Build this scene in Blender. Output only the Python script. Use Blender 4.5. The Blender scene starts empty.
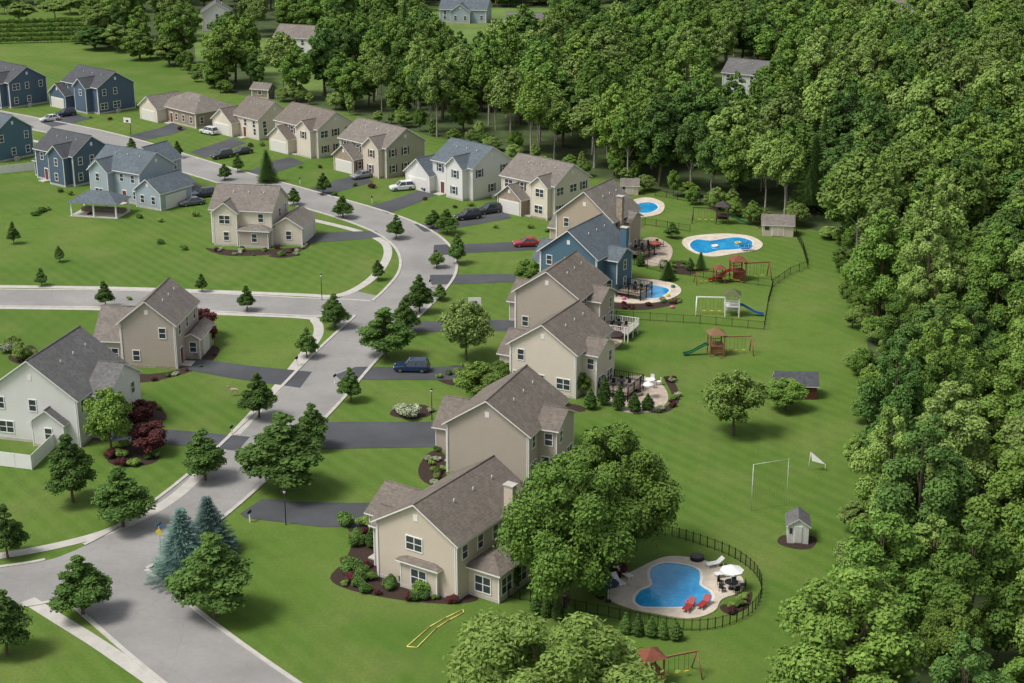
import bpy, bmesh, math, random
import numpy as np
from mathutils import Vector, Matrix
from mathutils.geometry import tessellate_polygon
random.seed(7); rng=np.random.default_rng(11)
sc=bpy.context.scene
R=math.radians
# ------------------------------------------------------------ survey frame
F=1600.0; TH=math.atan(561.5/F); H=73.0
CT,ST=math.cos(TH),math.sin(TH)
def G(px,py):
    """ground survey coordinates (metres) of a sighted point"""
    u=(px-512)/F; v=(py-341.5)/F
    t=H/(ST+v*CT)
    return (t*u, t*(CT-v*ST))
def SC(py): return CT*(py+220)/H
def HT(py,ty):
    X,Y=G(512,py); v=(ty-341.5)/F
    return H-Y*(v*CT+ST)/(CT-v*ST)
# ------------------------------------------------------------ materials
def newmat(name):
    m=bpy.data.materials.new(name); m.use_nodes=True
    nt=m.node_tree; b=nt.nodes['Principled BSDF']; return m,nt,b
def N(nt,t,**k):
    n=nt.nodes.new(t)
    for a,b in k.items(): setattr(n,a,b)
    return n
def noise(nt,scale,detail=4,vec=None,rough=0.55):
    n=N(nt,'ShaderNodeTexNoise'); n.inputs['Scale'].default_value=scale; n.inputs['Detail'].default_value=detail
    n.inputs['Roughness'].default_value=rough
    if vec is not None: nt.links.new(vec,n.inputs['Vector'])
    return n.outputs['Fac']
def mixc(nt,fac,a,b,mode='MIX'):
    n=N(nt,'ShaderNodeMix',data_type='RGBA',blend_type=mode)
    for s,i in ((fac,0),(a,6),(b,7)):
        if isinstance(s,(int,float)): n.inputs[i].default_value=s
        elif isinstance(s,tuple): n.inputs[i].default_value=(*s[:3],1)
        else: nt.links.new(s,n.inputs[i])
    return n.outputs[2]
def mr(nt,val,a,b,c,d):
    n=N(nt,'ShaderNodeMapRange'); nt.links.new(val,n.inputs[0])
    for i,x in enumerate((a,b,c,d)): n.inputs[i+1].default_value=x
    return n.outputs[0]
_mc={}
def M(name,col,rough=0.7,var=0.15,scale=2.0,spec=0.3,metal=0.0,bump=0.0,bscale=30):
    if name in _mc: return _mc[name]
    m,nt,b=newmat(name)
    geo=N(nt,'ShaderNodeNewGeometry').outputs['Position']
    f1=noise(nt,scale,4,geo); f2=noise(nt,scale*9,2,geo)
    lo=tuple(c*(1-var) for c in col); hi=tuple(min(1,c*(1+var)) for c in col)
    c=mixc(nt,mr(nt,f1,.3,.7,0,1),lo,hi)
    c=mixc(nt,mr(nt,f2,.3,.7,0,.5),c,tuple(x*(1-var*0.8) for x in col))
    nt.links.new(c,b.inputs['Base Color'])
    b.inputs['Roughness'].default_value=rough; b.inputs['Specular IOR Level'].default_value=spec
    b.inputs['Metallic'].default_value=metal
    if bump>0:
        bp=N(nt,'ShaderNodeBump'); bp.inputs['Strength'].default_value=bump; bp.inputs['Distance'].default_value=.05
        nt.links.new(noise(nt,bscale,3,geo),bp.inputs['Height']); nt.links.new(bp.outputs[0],b.inputs['Normal'])
    _mc[name]=m; return m
def siding(name,col):
    if name in _mc: return _mc[name]
    m,nt,b=newmat(name)
    tc=N(nt,'ShaderNodeTexCoord').outputs['Object']
    w=N(nt,'ShaderNodeTexWave',wave_type='BANDS',bands_direction='Z',wave_profile='SAW'); w.inputs['Scale'].default_value=1.6
    nt.links.new(tc,w.inputs['Vector'])
    c=mixc(nt,mr(nt,w.outputs['Fac'],0,1,0,1),tuple(x*.84 for x in col),col)
    c=mixc(nt,mr(nt,noise(nt,.5,5,tc),.3,.75,0,.5),c,tuple(x*.80 for x in col))
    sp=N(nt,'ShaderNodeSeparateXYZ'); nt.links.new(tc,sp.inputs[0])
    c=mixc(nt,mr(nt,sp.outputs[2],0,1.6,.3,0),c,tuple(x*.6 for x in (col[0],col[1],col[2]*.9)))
    nt.links.new(c,b.inputs['Base Color']); b.inputs['Roughness'].default_value=.6
    bp=N(nt,'ShaderNodeBump'); bp.inputs['Strength'].default_value=.4; bp.inputs['Distance'].default_value=.03
    nt.links.new(w.outputs['Fac'],bp.inputs['Height']); nt.links.new(bp.outputs[0],b.inputs['Normal'])
    _mc[name]=m; return m
def shingle(name,col):
    if name in _mc: return _mc[name]
    m,nt,b=newmat(name)
    tc=N(nt,'ShaderNodeTexCoord').outputs['Object']
    v=N(nt,'ShaderNodeTexVoronoi'); v.inputs['Scale'].default_value=3.2; nt.links.new(tc,v.inputs['Vector'])
    sv=N(nt,'ShaderNodeSeparateColor'); nt.links.new(v.outputs['Color'],sv.inputs[0])
    c=mixc(nt,sv.outputs[0],tuple(x*.8 for x in col),tuple(x*1.18 for x in col))
    c=mixc(nt,mr(nt,noise(nt,.35,5,tc),.35,.7,0,.55),c,tuple(x*.70 for x in col))
    w=N(nt,'ShaderNodeTexWave',wave_type='BANDS',bands_direction='Z',wave_profile='SAW'); w.inputs['Scale'].default_value=1.8
    nt.links.new(tc,w.inputs['Vector'])
    c=mixc(nt,mr(nt,w.outputs['Fac'],0,.3,.35,0),c,tuple(x*.5 for x in col))
    nt.links.new(c,b.inputs['Base Color']); b.inputs['Roughness'].default_value=.85
    b.inputs['Specular IOR Level'].default_value=.2
    _mc[name]=m; return m
def leafmat(name,dark,light,hue=0.3,alt=(0.10,0.15,0.02),trans=0.0):
    m,nt,b=newmat(name)
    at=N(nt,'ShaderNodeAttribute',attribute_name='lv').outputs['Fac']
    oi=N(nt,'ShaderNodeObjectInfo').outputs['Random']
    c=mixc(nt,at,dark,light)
    al=mixc(nt,at,tuple(x*.5 for x in alt),alt)
    c=mixc(nt,mr(nt,oi,0,1,0,hue),c,al)
    oi2=N(nt,'ShaderNodeMath',operation='FRACT'); mm=N(nt,'ShaderNodeMath',operation='MULTIPLY'); mm.inputs[1].default_value=7.31
    nt.links.new(oi,mm.inputs[0]); nt.links.new(mm.outputs[0],oi2.inputs[0])
    hs=N(nt,'ShaderNodeHueSaturation'); nt.links.new(c,hs.inputs['Color']); nt.links.new(mr(nt,oi2.outputs[0],0,1,.74,1.25),hs.inputs['Value'])
    nt.links.new(hs.outputs[0],b.inputs['Base Color']); b.inputs['Roughness'].default_value=.65; b.inputs['Specular IOR Level'].default_value=.12
    if trans>0:
        tr=N(nt,'ShaderNodeBsdfTranslucent'); nt.links.new(hs.outputs[0],tr.inputs['Color'])
        mx=N(nt,'ShaderNodeMixShader'); mx.inputs[0].default_value=trans
        nt.links.new(b.outputs[0],mx.inputs[1]); nt.links.new(tr.outputs[0],mx.inputs[2])
        nt.links.new(mx.outputs[0],nt.nodes['Material Output'].inputs['Surface'])
    return m
BARK=M('bark',(.13,.10,.07),.9,.3,3)
BARKP=M('bark_pale',(.38,.35,.29),.9,.3,3)
L_mid=leafmat('leaves_mid',(.062,.122,.022),(.150,.272,.048),.6,(.22,.32,.060))
L_yel=leafmat('leaves_light',(.105,.175,.030),(.24,.36,.082),.5,(.28,.37,.115))
L_drk=leafmat('leaves_dark',(.038,.086,.020),(.100,.195,.042),.5,(.13,.22,.05))
L_yard=leafmat('leaves_yard',(.040,.088,.020),(.12,.215,.048),.4,(.14,.23,.055),.2)
L_lime=leafmat('leaves_lime',(.14,.225,.040),(.29,.42,.105),.3,(.30,.40,.10),.2)
L_red=leafmat('leaves_burgundy',(.05,.016,.018),(.14,.045,.045),.2,(.16,.07,.045))
L_blue=leafmat('needles_blue',(.05,.10,.085),(.15,.24,.21),.2,(.13,.22,.18))
L_flow=leafmat('leaves_flowering',(.16,.21,.09),(.5,.53,.38),.2,(.45,.5,.35))
WHITE=M('white_trim',(.76,.75,.73),.5,.04,1)
GLASS=M('window_glass',(.045,.055,.065),.1,.3,.8,spec=.7)
BLACK=M('black_metal',(.014,.014,.015),.45,.2)
CONC=M('concrete',(.46,.44,.40),.85,.14,.8,bump=.1)
MULCH=M('mulch',(.045,.028,.021),.95,.35,4,bump=.3,bscale=12)
WOOD=M('cedar_wood',(.27,.14,.07),.75,.2,3)
STONE=M('stone_veneer',(.36,.29,.22),.85,.35,3,bump=.3,bscale=6)
# ------------------------------------------------------------ mesh builder
class MB:
    def __init__(s): s.v=[];s.f=[];s.m=[];s.mats=[];s.sm=[]
    def mi(s,mat):
        if mat not in s.mats: s.mats.append(mat)
        return s.mats.index(mat)
    def poly(s,pts,mat,sm=False):
        b=len(s.v); s.v+= [tuple(p) for p in pts]; s.f.append(tuple(range(b,b+len(pts)))); s.m.append(s.mi(mat)); s.sm.append(sm)
    def box(s,x0,y0,z0,x1,y1,z1,mat,rot=None,top=None):
        b=len(s.v)
        P=[(x0,y0,z0),(x1,y0,z0),(x1,y1,z0),(x0,y1,z0),(x0,y0,z1),(x1,y0,z1),(x1,y1,z1),(x0,y1,z1)]
        if rot is not None: P=[tuple(rot@Vector(p)) for p in P]
        s.v+=P
        for k,q in enumerate(((0,3,2,1),(4,5,6,7),(0,1,5,4),(1,2,6,5),(2,3,7,6),(3,0,4,7))):
            s.f.append(tuple(b+i for i in q)); s.m.append(s.mi(top if (top and k==1) else mat)); s.sm.append(False)
    def tube(s,p0,p1,r0,r1,mat,n=8,cap=True):
        p0=Vector(p0);p1=Vector(p1); d=(p1-p0).normalized()
        a=d.orthogonal().normalized(); c=d.cross(a); b=len(s.v)
        for p,r in ((p0,r0),(p1,r1)):
            for i in range(n):
                t=2*math.pi*i/n; s.v.append(tuple(p+a*math.cos(t)*r+c*math.sin(t)*r))
        for i in range(n):
            j=(i+1)%n; s.f.append((b+i,b+j,b+n+j,b+n+i)); s.m.append(s.mi(mat)); s.sm.append(True)
        if cap:
            s.f.append(tuple(b+n+i for i in range(n))); s.m.append(s.mi(mat)); s.sm.append(False)
            s.f.append(tuple(b+i for i in reversed(range(n)))); s.m.append(s.mi(mat)); s.sm.append(False)
    def mesh(s,name):
        me=bpy.data.meshes.new(name); me.from_pydata(s.v,[],s.f)
        for m in s.mats: me.materials.append(m)
        me.polygons.foreach_set('material_index',s.m); me.polygons.foreach_set('use_smooth',s.sm); me.update(); return me
    def obj(s,name,parent=None,loc=(0,0,0),yaw=0):
        o=bpy.data.objects.new(name,s.mesh(name)); sc.collection.objects.link(o)
        o.location=loc; o.rotation_euler=(0,0,R(yaw))
        if parent: o.parent=parent
        return o
def empty(name,loc=(0,0,0),yaw=0):
    o=bpy.data.objects.new(name,None); sc.collection.objects.link(o); o.location=loc; o.rotation_euler=(0,0,R(yaw)); o.empty_display_size=.5; return o
def smooth(pts,closed=False,n=6):
    out=[];L=len(pts); rngi=range(L if closed else L-1)
    g=lambda i: pts[i%L] if closed else pts[max(0,min(L-1,i))]
    for i in rngi:
        p0,p1,p2,p3=g(i-1),g(i),g(i+1),g(i+2)
        for k in range(n):
            t=k/n
            out.append(tuple(.5*((2*p1[a])+(-p0[a]+p2[a])*t+(2*p0[a]-5*p1[a]+4*p2[a]-p3[a])*t*t+(-p0[a]+3*p1[a]-3*p2[a]+p3[a])*t**3) for a in (0,1)))
    if not closed: out.append(pts[-1])
    return out
def GP(l): return [G(*p) for p in l]
def sheet(name,pts,z,mat,holes=(),edge=0.0,parent=None):
    mb=MB(); loops=[[Vector((p[0],p[1],0)) for p in pts]]+[[Vector((p[0],p[1],0)) for p in h] for h in holes]
    flat=[v for l in loops for v in l]
    for t in tessellate_polygon(loops):
        P=[(flat[i].x,flat[i].y,z) for i in t]
        a=(P[1][0]-P[0][0])*(P[2][1]-P[0][1])-(P[1][1]-P[0][1])*(P[2][0]-P[0][0])
        if a<0: P.reverse()
        mb.poly(P,mat)
    if edge>0:
        for l in loops:
            for i in range(len(l)):
                a,b=l[i],l[(i+1)%len(l)]
                mb.poly([(a.x,a.y,z-edge),(b.x,b.y,z-edge),(b.x,b.y,z),(a.x,a.y,z)],mat)
    return mb.obj(name,parent)
def offs(pts,d):
    out=[]
    for i,p in enumerate(pts):
        a=pts[max(0,i-1)]; b=pts[min(len(pts)-1,i+1)]
        dx,dy=b[0]-a[0],b[1]-a[1]; l=math.hypot(dx,dy) or 1
        out.append((p[0]-dy/l*d,p[1]+dx/l*d))
    return out
def inpoly(x,y,P):
    c=False;j=len(P)-1
    for i in range(len(P)):
        if (P[i][1]>y)!=(P[j][1]>y) and x<(P[j][0]-P[i][0])*(y-P[i][1])/(P[j][1]-P[i][1])+P[i][0]: c=not c
        j=i
    return c
def dseg(p,line):
    best=1e9
    for a,b in zip(line[:-1],line[1:]):
        dx,dy=b[0]-a[0],b[1]-a[1]; t=max(0,min(1,((p[0]-a[0])*dx+(p[1]-a[1])*dy)/(dx*dx+dy*dy+1e-9)))
        best=min(best,math.hypot(p[0]-a[0]-t*dx,p[1]-a[1]-t*dy))
    return best
# ------------------------------------------------------------ ground
def lawn():
    m,nt,b=newmat('lawn')
    P=N(nt,'ShaderNodeNewGeometry').outputs['Position']
    c=mixc(nt,mr(nt,noise(nt,.025,3,P),.35,.65,0,1),(.092,.165,.026),(.135,.208,.040))
    v=N(nt,'ShaderNodeTexVoronoi'); v.inputs['Scale'].default_value=.035; nt.links.new(P,v.inputs['Vector'])
    s=N(nt,'ShaderNodeSeparateColor'); nt.links.new(v.outputs['Color'],s.inputs[0])
    c=mixc(nt,mr(nt,s.outputs[0],0,1,0,.5),c,(.070,.145,.022))
    for ang,ms,sc_ in ((9,.016,.13),(-38,.013,.15)):
        mp=N(nt,'ShaderNodeMapping'); mp.inputs['Rotation'].default_value=(0,0,R(ang)); nt.links.new(P,mp.inputs[0])
        w=N(nt,'ShaderNodeTexWave',wave_type='BANDS',bands_direction='X'); w.inputs['Scale'].default_value=sc_; w.inputs['Distortion'].default_value=1.6; w.inputs['Detail Scale'].default_value=.07; w.inputs['Detail'].default_value=2
        nt.links.new(mp.outputs[0],w.inputs['Vector'])
        mk=N(nt,'ShaderNodeMath',operation='MULTIPLY'); nt.links.new(mr(nt,w.outputs['Fac'],.25,.75,0,.30),mk.inputs[0]); nt.links.new(mr(nt,noise(nt,ms,2,P),.42,.58,.0,1) if ang>0 else mr(nt,noise(nt,ms,2,P),.58,.44,.0,1),mk.inputs[1])
        c=mixc(nt,mk.outputs[0],c,(.064,.128,.021) if ang>0 else (.160,.228,.052))
    c=mixc(nt,mr(nt,noise(nt,.10,6,P,.68),.47,.72,0,.65),c,(.205,.215,.072))
    c=mixc(nt,mr(nt,noise(nt,.4,4,P,.6),.48,.75,0,.55),c,(.060,.118,.02))
    c=mixc(nt,mr(nt,noise(nt,3.0,5,P,.78),.35,.68,0,.55),c,(.055,.102,.018))
    nt.links.new(c,b.inputs['Base Color']); b.inputs['Roughness'].default_value=.9; b.inputs['Specular IOR Level'].default_value=.1
    return m
g=MB(); 
g.poly([(-3000,-800,0),(3000,-800,0),(3000,5000,0),(-3000,5000,0)],lawn()); g.obj('ground')
FLOOR=M('forest_floor',(.065,.095,.032),.95,.4,.3)
def asphalt(name,col,patch=.2):
    m,nt,b=newmat(name); P=N(nt,'ShaderNodeNewGeometry').outputs['Position']
    c=mixc(nt,mr(nt,noise(nt,.12,4,P,.6),.3,.7,0,1),tuple(x*(1-patch) for x in col),tuple(x*(1+patch*.6) for x in col))
    c=mixc(nt,mr(nt,noise(nt,1.5,5,P,.7),.4,.75,0,.4),c,tuple(x*.72 for x in col))
    v=N(nt,'ShaderNodeTexVoronoi',feature='DISTANCE_TO_EDGE'); v.inputs['Scale'].default_value=.16
    dd=N(nt,'ShaderNodeVectorMath',operation='ADD'); nn=N(nt,'ShaderNodeTexNoise'); nn.inputs['Scale'].default_value=.5; nt.links.new(P,nn.inputs['Vector'])
    ss=N(nt,'ShaderNodeVectorMath',operation='SCALE'); ss.inputs['Scale'].default_value=2.2; nt.links.new(nn.outputs['Color'],ss.inputs[0])
    nt.links.new(P,dd.inputs[0]); nt.links.new(ss.outputs[0],dd.inputs[1]); nt.links.new(dd.outputs[0],v.inputs['Vector'])
    c=mixc(nt,mr(nt,v.outputs['Distance'],.0,.010,.3,0),c,tuple(x*.55 for x in col))
    nt.links.new(c,b.inputs['Base Color']); b.inputs['Roughness'].default_value=.85; b.inputs['Specular IOR Level'].default_value=.25
    return m
ROAD=asphalt('road_asphalt',(.28,.272,.26)); DRV=asphalt('driveway_asphalt',(.078,.083,.090),.3)
main=smooth(GP([(-80,598),(0,588),(50,580),(90,568),(140,543),(190,508),(235,470),(275,430),(310,395),(345,357),(385,318),(413,292),(428,270),(424,249),(402,231),(362,215),(300,197),(240,180),(180,162),(130,146),(80,133),(20,121),(-80,102)]))
side=smooth(GP([(-80,296),(0,298),(100,299),(200,302),(300,307),(350,309),(392,312)]))
south=smooth(GP([(85,562),(105,582),(135,608),(180,645),(240,690),(320,745),(420,800)]))
roads=[('main_road',main,4.3,.024),('side_road',side,3.9,.020),('south_road',south,4.1,.016)]
for nm,l,hw,z in roads:
    mb=MB(); a=offs(l,hw); c=offs(l,-hw)
    for i in range(len(l)-1): mb.poly([(*c[i],z),(*c[i+1],z),(*a[i+1],z),(*a[i],z)],ROAD)
    mb.obj(nm)
    k=MB()
    for sg in (1,-1):
        i0=offs(l,sg*(hw-.02)); o0=offs(l,sg*(hw+.42))
        for i in range(len(l)-1):
            mid=((o0[i][0]+o0[i+1][0])/2,(o0[i][1]+o0[i+1][1])/2)
            if any(dseg(mid,l2)<h2+.1 for n2,l2,h2,_ in roads if n2!=nm): continue
            zt=.11
            P=[i0[i],i0[i+1],o0[i+1],o0[i]]
            if sg<0: P=[o0[i],o0[i+1],i0[i+1],i0[i]]
            k.poly([(*p,zt) for p in P],CONC)
            for q0,q1 in ((i0[i],i0[i+1]),(o0[i],o0[i+1])): k.poly([(*q0,0),(*q1,0),(*q1,zt),(*q0,zt)],CONC)
    k.obj(nm+'_kerb')
sheet('road_junction_corner',GP([(70,600),(50,588),(95,570),(160,545),(172,548),(153,566),(147,577),(155,592),(130,612),(100,608),(82,602)]),.012,ROAD)
sheet('road_junction_corner',GP([(318,313),(330,305),(352,290),(395,300),(360,345),(344,340),(338,326)]),.012,ROAD)
def sidewalk(l,w=1.4):
    l=smooth(GP(l),n=8); mb=MB(); a=offs(l,w/2); c=offs(l,-w/2)
    for i in range(len(l)-1): mb.poly([(*c[i],.03),(*c[i+1],.03),(*a[i+1],.03),(*a[i],.03)],CONC)
    mb.obj('sidewalk')
sidewalk([(-60,562),(0,556),(60,545),(110,531),(155,510),(190,484),(222,448),(250,418),(280,385),(306,352),(318,335),(316,322),(300,317),(200,313),(100,309),(-60,307)])
sidewalk([(-60,286),(100,288),(200,291),(300,295),(335,296),(360,287),(380,270),(388,252),(380,240),(350,229),(300,217),(240,201),(180,183),(120,165),(60,147),(0,134)])
sidewalk([(28,600),(60,620),(100,645),(155,683),(230,735)])
def drive(l): sheet('driveway',GP(l),.034,DRV)
for l in ([(262,499),(300,502),(350,503),(382,503),(392,515),(378,527),(320,527),(245,518),(240,514)],
 [(302,422),(440,422),(443,447),(330,449),(292,449),(276,439)],
 [(356,367),(430,367),(505,366),(510,380),(430,380),(340,380),(335,375)],
 [(397,322),(450,321),(515,320),(516,331),(430,332),(392,333),(388,330)],
 [(430,275),(515,274),(516,282),(432,285),(430,280)],
 [(434,245),(470,244),(538,241),(538,250),(470,253),(433,256)],
 [(414,224),(450,224),(470,214),(505,211),(512,218),(480,224),(440,231),(424,232)],
 [(184,357),(250,366),(312,372),(300,388),(230,378),(178,368)],
 [(88,424),(150,428),(250,437),(238,451),(150,443),(85,440)],
 [(304,234),(340,232),(376,231),(384,237),(340,241),(306,243)],
 [(370,206),(392,200),(420,190),(436,195),(412,205),(388,214)],
 [(310,188),(345,178),(362,174),(374,182),(345,190),(322,196)],
 [(248,172),(270,162),(290,157),(305,163),(280,171),(262,178)],
 [(190,152),(215,144),(232,138),(246,143),(225,151),(205,158)],
 [(128,136),(160,128),(172,123),(188,129),(170,135),(140,141)],
 [(40,122),(62,118),(75,113),(90,119),(70,124),(52,127)],
 [(60,142),(80,150),(86,158),(70,160),(50,145)],
 [(150,162),(185,172),(205,190),(198,202),(180,180),(140,168)]): drive(l)
# ------------------------------------------------------------ houses
def house(name,px,py,yaw,wall,roof,blocks,garages=(),doors=(),chim=(),stone=False,shut=None,deck=None,band=(),quiet=()):
    X,Y=G(px,py); E=empty(name,(X,Y,0),yaw)
    W=MB();Rf=MB();Wi=MB();D=MB(); trim=WHITE
    def faces(bl):
        x,y,w,d,h=bl[:5]
        return {'S':((x,y),(1,0),(0,-1),w),'N':((x+w,y+d),(-1,0),(0,1),w),'E':((x+w,y),(0,1),(1,0),d),'W':((x,y+d),(0,-1),(-1,0),d)}
    def obox(mb,f,u0,u1,z0,z1,n0,n1,mat):
        (ox,oy),(ux,uy),(nx,ny),_=f
        xs=[ox+ux*u+nx*n for u in (u0,u1) for n in (n0,n1)]; ys=[oy+uy*u+ny*n for u in (u0,u1) for n in (n0,n1)]
        mb.box(min(xs),min(ys),z0,max(xs),max(ys),z1,mat)
    def win(f,u,z,w,h):
        obox(Wi,f,u-w/2,u+w/2,z,z+h,-.05,.02,GLASS)
        t=.10
        obox(Wi,f,u-w/2-t,u-w/2,z-t,z+h+t,-.05,.07,trim); obox(Wi,f,u+w/2,u+w/2+t,z-t,z+h+t,-.05,.07,trim)
        obox(Wi,f,u-w/2,u+w/2,z+h,z+h+t,-.05,.068,trim); obox(Wi,f,u-w/2,u+w/2,z-t,z,-.05,.068,trim)
        obox(Wi,f,u-w/2,u+w/2,z+h*.5-.035,z+h*.5+.035,-.04,.045,trim)
        if w>1.3:
            for q in range(1,max(2,round(w/.95))): 
                uu=u-w/2+w*q/max(2,round(w/.95)); obox(Wi,f,uu-.05,uu+.05,z,z+h,-.04,.05,trim)
        if shut and w<1.3:
            for s in (-1,1): 
                c=u+s*(w/2+t+.22); obox(Wi,f,c-.2,c+.2,z-.05,z+h+.05,-.03,.04,shut)
    for bi,bl in enumerate(blocks):
        x,y,w,d,h,ax=bl[:6]; rt=bl[6] if len(bl)>6 else 'g'; pitch=bl[7] if len(bl)>7 else .62
        wm=bl[8] if len(bl)>8 else wall; z0=0
        ov=.4; t=.16
        A,B=(w,d) if ax=='y' else (d,w)
        T=(lambda a,b,z,x=x,y=y:(x+a,y+b,z)) if ax=='y' else (lambda a,b,z,x=x,y=y:(x+b,y+a,z))
        hr=h+pitch*A/2
        if rt=='g':
            for b in (0,B): W.poly([T(0,b,z0),T(A,b,z0),T(A,b,h),T(A/2,b,hr),T(0,b,h)],wm)
            for a in (0,A): W.poly([T(a,0,z0),T(a,B,z0),T(a,B,h),T(a,0,h)],wm)
            for sg in (0,1):
                ae=-ov if sg==0 else A+ov; ze=h-ov*pitch
                lo=[T(ae,-ov,ze),T(A/2,-ov,hr),T(A/2,B+ov,hr),T(ae,B+ov,ze)]
                up=[(p[0],p[1],p[2]+t) for p in lo]
                Rf.poly(up,roof)
                Rf.poly([(p[0],p[1],p[2]+.002) for p in lo],trim)
                Rf.poly([lo[0],lo[1],up[1],up[0]],trim); Rf.poly([lo[2],lo[3],up[3],up[2]],trim); Rf.poly([lo[3],lo[0],up[0],up[3]],trim)
            Rf.tube(T(A/2,-ov,hr+t),T(A/2,B+ov,hr+t),.09,.09,roof,6)
            if hr-h>1.8:
                f=faces(bl)['S' if ax=='y' else 'E']; obox(Wi,f,A/2-.25,A/2+.25,h+.5*(hr-h)-.3,h+.5*(hr-h)+.35,-.02,.04,trim)
        else:
            W.box(x,y,z0,x+w,y+d,h,wm)
            za=h+.02; hr=za+pitch*(min(A,B)/2+ov)
            c=[T(-ov,-ov,za),T(A+ov,-ov,za),T(A+ov,B+ov,za),T(-ov,B+ov,za)]
            u=[(p[0],p[1],za+t) for p in c]
            k=A/2+ov if B>=A else B/2+ov-.01
            r0=T(A/2,-ov+k,hr+t); r1=T(A/2,B+ov-k,hr+t)
            Rf.poly([u[0],u[1],r0],roof);Rf.poly([u[1],u[2],r1,r0],roof);Rf.poly([u[2],u[3],r1],roof);Rf.poly([u[3],u[0],r0,r1],roof)
            Rf.poly(c,trim)
            for i in range(4): Rf.poly([c[i],c[(i+1)%4],u[(i+1)%4],u[i]],trim)
        for (cx,cy) in ((x,y),(x+w,y),(x+w,y+d),(x,y+d)):
            W.box(cx-.055,cy-.055,z0,cx+.055,cy+.055,h-.25,trim)
        W.box(x-.03,y-.03,0,x+w+.03,y+d+.03,.35,CONC if not stone else STONE)
        for fk,f in faces(bl).items():
            L=f[3]; n=max(1,int(L/2.9))
            floors=[1.0] if h<4 else [1.0,h-2.0]
            bb=(bi,fk) in band; qq=(bi,fk) in quiet
            for fl,zz in enumerate(floors):
                if bb and fl==0: n=max(1,int(L/2.4))
                for i in range(n):
                    u=(i+.5)*L/n+ (0 if bb else random.uniform(-.25,.25))
                    cx=f[0][0]+f[1][0]*u+f[2][0]*.5; cy=f[0][1]+f[1][1]*u+f[2][1]*.5
                    if any(j!=bi and o[0]-.7<cx<o[0]+o[2]+.7 and o[1]-.7<cy<o[1]+o[3]+.7 and zz<o[4]+.8 for j,o in enumerate(blocks)): continue
                    if zz<2 and any(gb==bi and gf==fk and abs(u-gu)<gw/2+.9 for gb,gf,gu,gw in list(garages)+[(a,b_,c_,1.3) for a,b_,c_ in doors]): continue
                    if bb and fl==0: win(f,u,.7,1.7,1.6); continue
                    if random.random()<(.5 if qq else .18): continue
                    win(f,u,zz,1.8 if (random.random()<.2 and L/n>3) else .85,1.35)
    for gb,gf,gu,gw in garages:
        f=faces(blocks[gb])[gf]
        obox(D,f,gu-gw/2-.12,gu+gw/2+.12,.02,2.5,-.03,.035,trim)
        for i in range(4): obox(D,f,gu-gw/2,gu+gw/2,.04+i*.575,.04+i*.575+.545,0,.06,M('garage_door_panel',(.66,.64,.60),.5,.04))
    for db,df,du in doors:
        f=faces(blocks[db])[df]
        obox(D,f,du-.6,du+.6,.1,2.45,-.03,.05,trim); obox(D,f,du-.45,du+.45,.15,2.25,0,.08,M('front_door',(.16,.05,.04),.4,.1))
        obox(D,f,du-.9,du+.9,0,.15,0,1.5,CONC)
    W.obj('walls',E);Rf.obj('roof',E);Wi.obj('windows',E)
    if D.v: D.obj('doors',E)
    c=MB()
    for (cx,cy,ch) in chim: c.box(cx-.5,cy-.4,0,cx+.5,cy+.4,ch,STONE if stone else wall); c.box(cx-.6,cy-.5,ch,cx+.6,cy+.5,ch+.12,CONC)
    for bl in blocks[:1]:
        x,y,w,d,h,ax=bl[:6]; A=(w if ax=='y' else d)
        for k in (.3,.55,.8):
            a=A*.68; zz=h+(bl[7] if len(bl)>7 else .62)*(A-a)
            p=(x+a,y+d*k) if ax=='y' else (x+w*k,y+A-a)
            c.tube((p[0],p[1],zz),(p[0],p[1],zz+.55),.07,.07,M('vent_pipe',(.5,.5,.5),.5))
        c.box(x+w-.2,y-.1,.1,x+w-.1,y-.03,h-.2,WHITE); c.box(x+.1,y-.1,.1,x+.2,y-.03,h-.2,WHITE)
        c.box(x+w+.8,y+d*.4,0,x+w+1.6,y+d*.4+.8,.8,M('air_conditioner',(.35,.35,.33),.6))
    c.obj('chimney_and_vents',E)
    if deck:
        d_=MB(); x0,y0,w,dd,z,rm=deck
        d_.box(x0,y0,z-.15,x0+w,y0+dd,z,M('deck_boards',(.33,.27,.21),.8,.15,4))
        for (ax_,ay,bx,by) in ((x0,y0,x0+w,y0),(x0+w,y0,x0+w,y0+dd),(x0,y0+dd,x0+w,y0+dd)):
            L=math.hypot(bx-ax_,by-ay); n=int(L/.25)
            for i in range(n+1):
                px_=ax_+(bx-ax_)*i/n; py_=ay+(by-ay)*i/n; big=i%8==0
                r=.06 if big else .022; d_.box(px_-r,py_-r,0 if big else z,px_+r,py_+r,z+1.0,rm)
            for zz in (z+.12,z+.97): d_.box(min(ax_,bx)-.03,min(ay,by)-.03,zz,max(ax_,bx)+.03,max(ay,by)+.03,zz+.06,rm)
        cx,cy=x0+w/2,y0+dd/2
        d_.tube((cx,cy,z+.7),(cx,cy,z+.75),.6,.6,BLACK,14); d_.tube((cx,cy,z),(cx,cy,z+.7),.05,.05,BLACK)
        for i in range(4):
            a=i*1.57+.4; qx,qy=cx+math.cos(a)*1.0,cy+math.sin(a)*1.0
            d_.box(qx-.22,qy-.22,z+.4,qx+.22,qy+.22,z+.46,BLACK); d_.box(qx-.22,qy+.2,z+.46,qx+.22,qy+.25,z+.9,BLACK)
            for sx in (-.2,.2):
                for sy in (-.2,.2): d_.box(qx+sx-.02,qy+sy-.02,z,qx+sx+.02,qy+sy+.02,z+.4,BLACK)
        d_.obj('deck',E)
    return E
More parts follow.
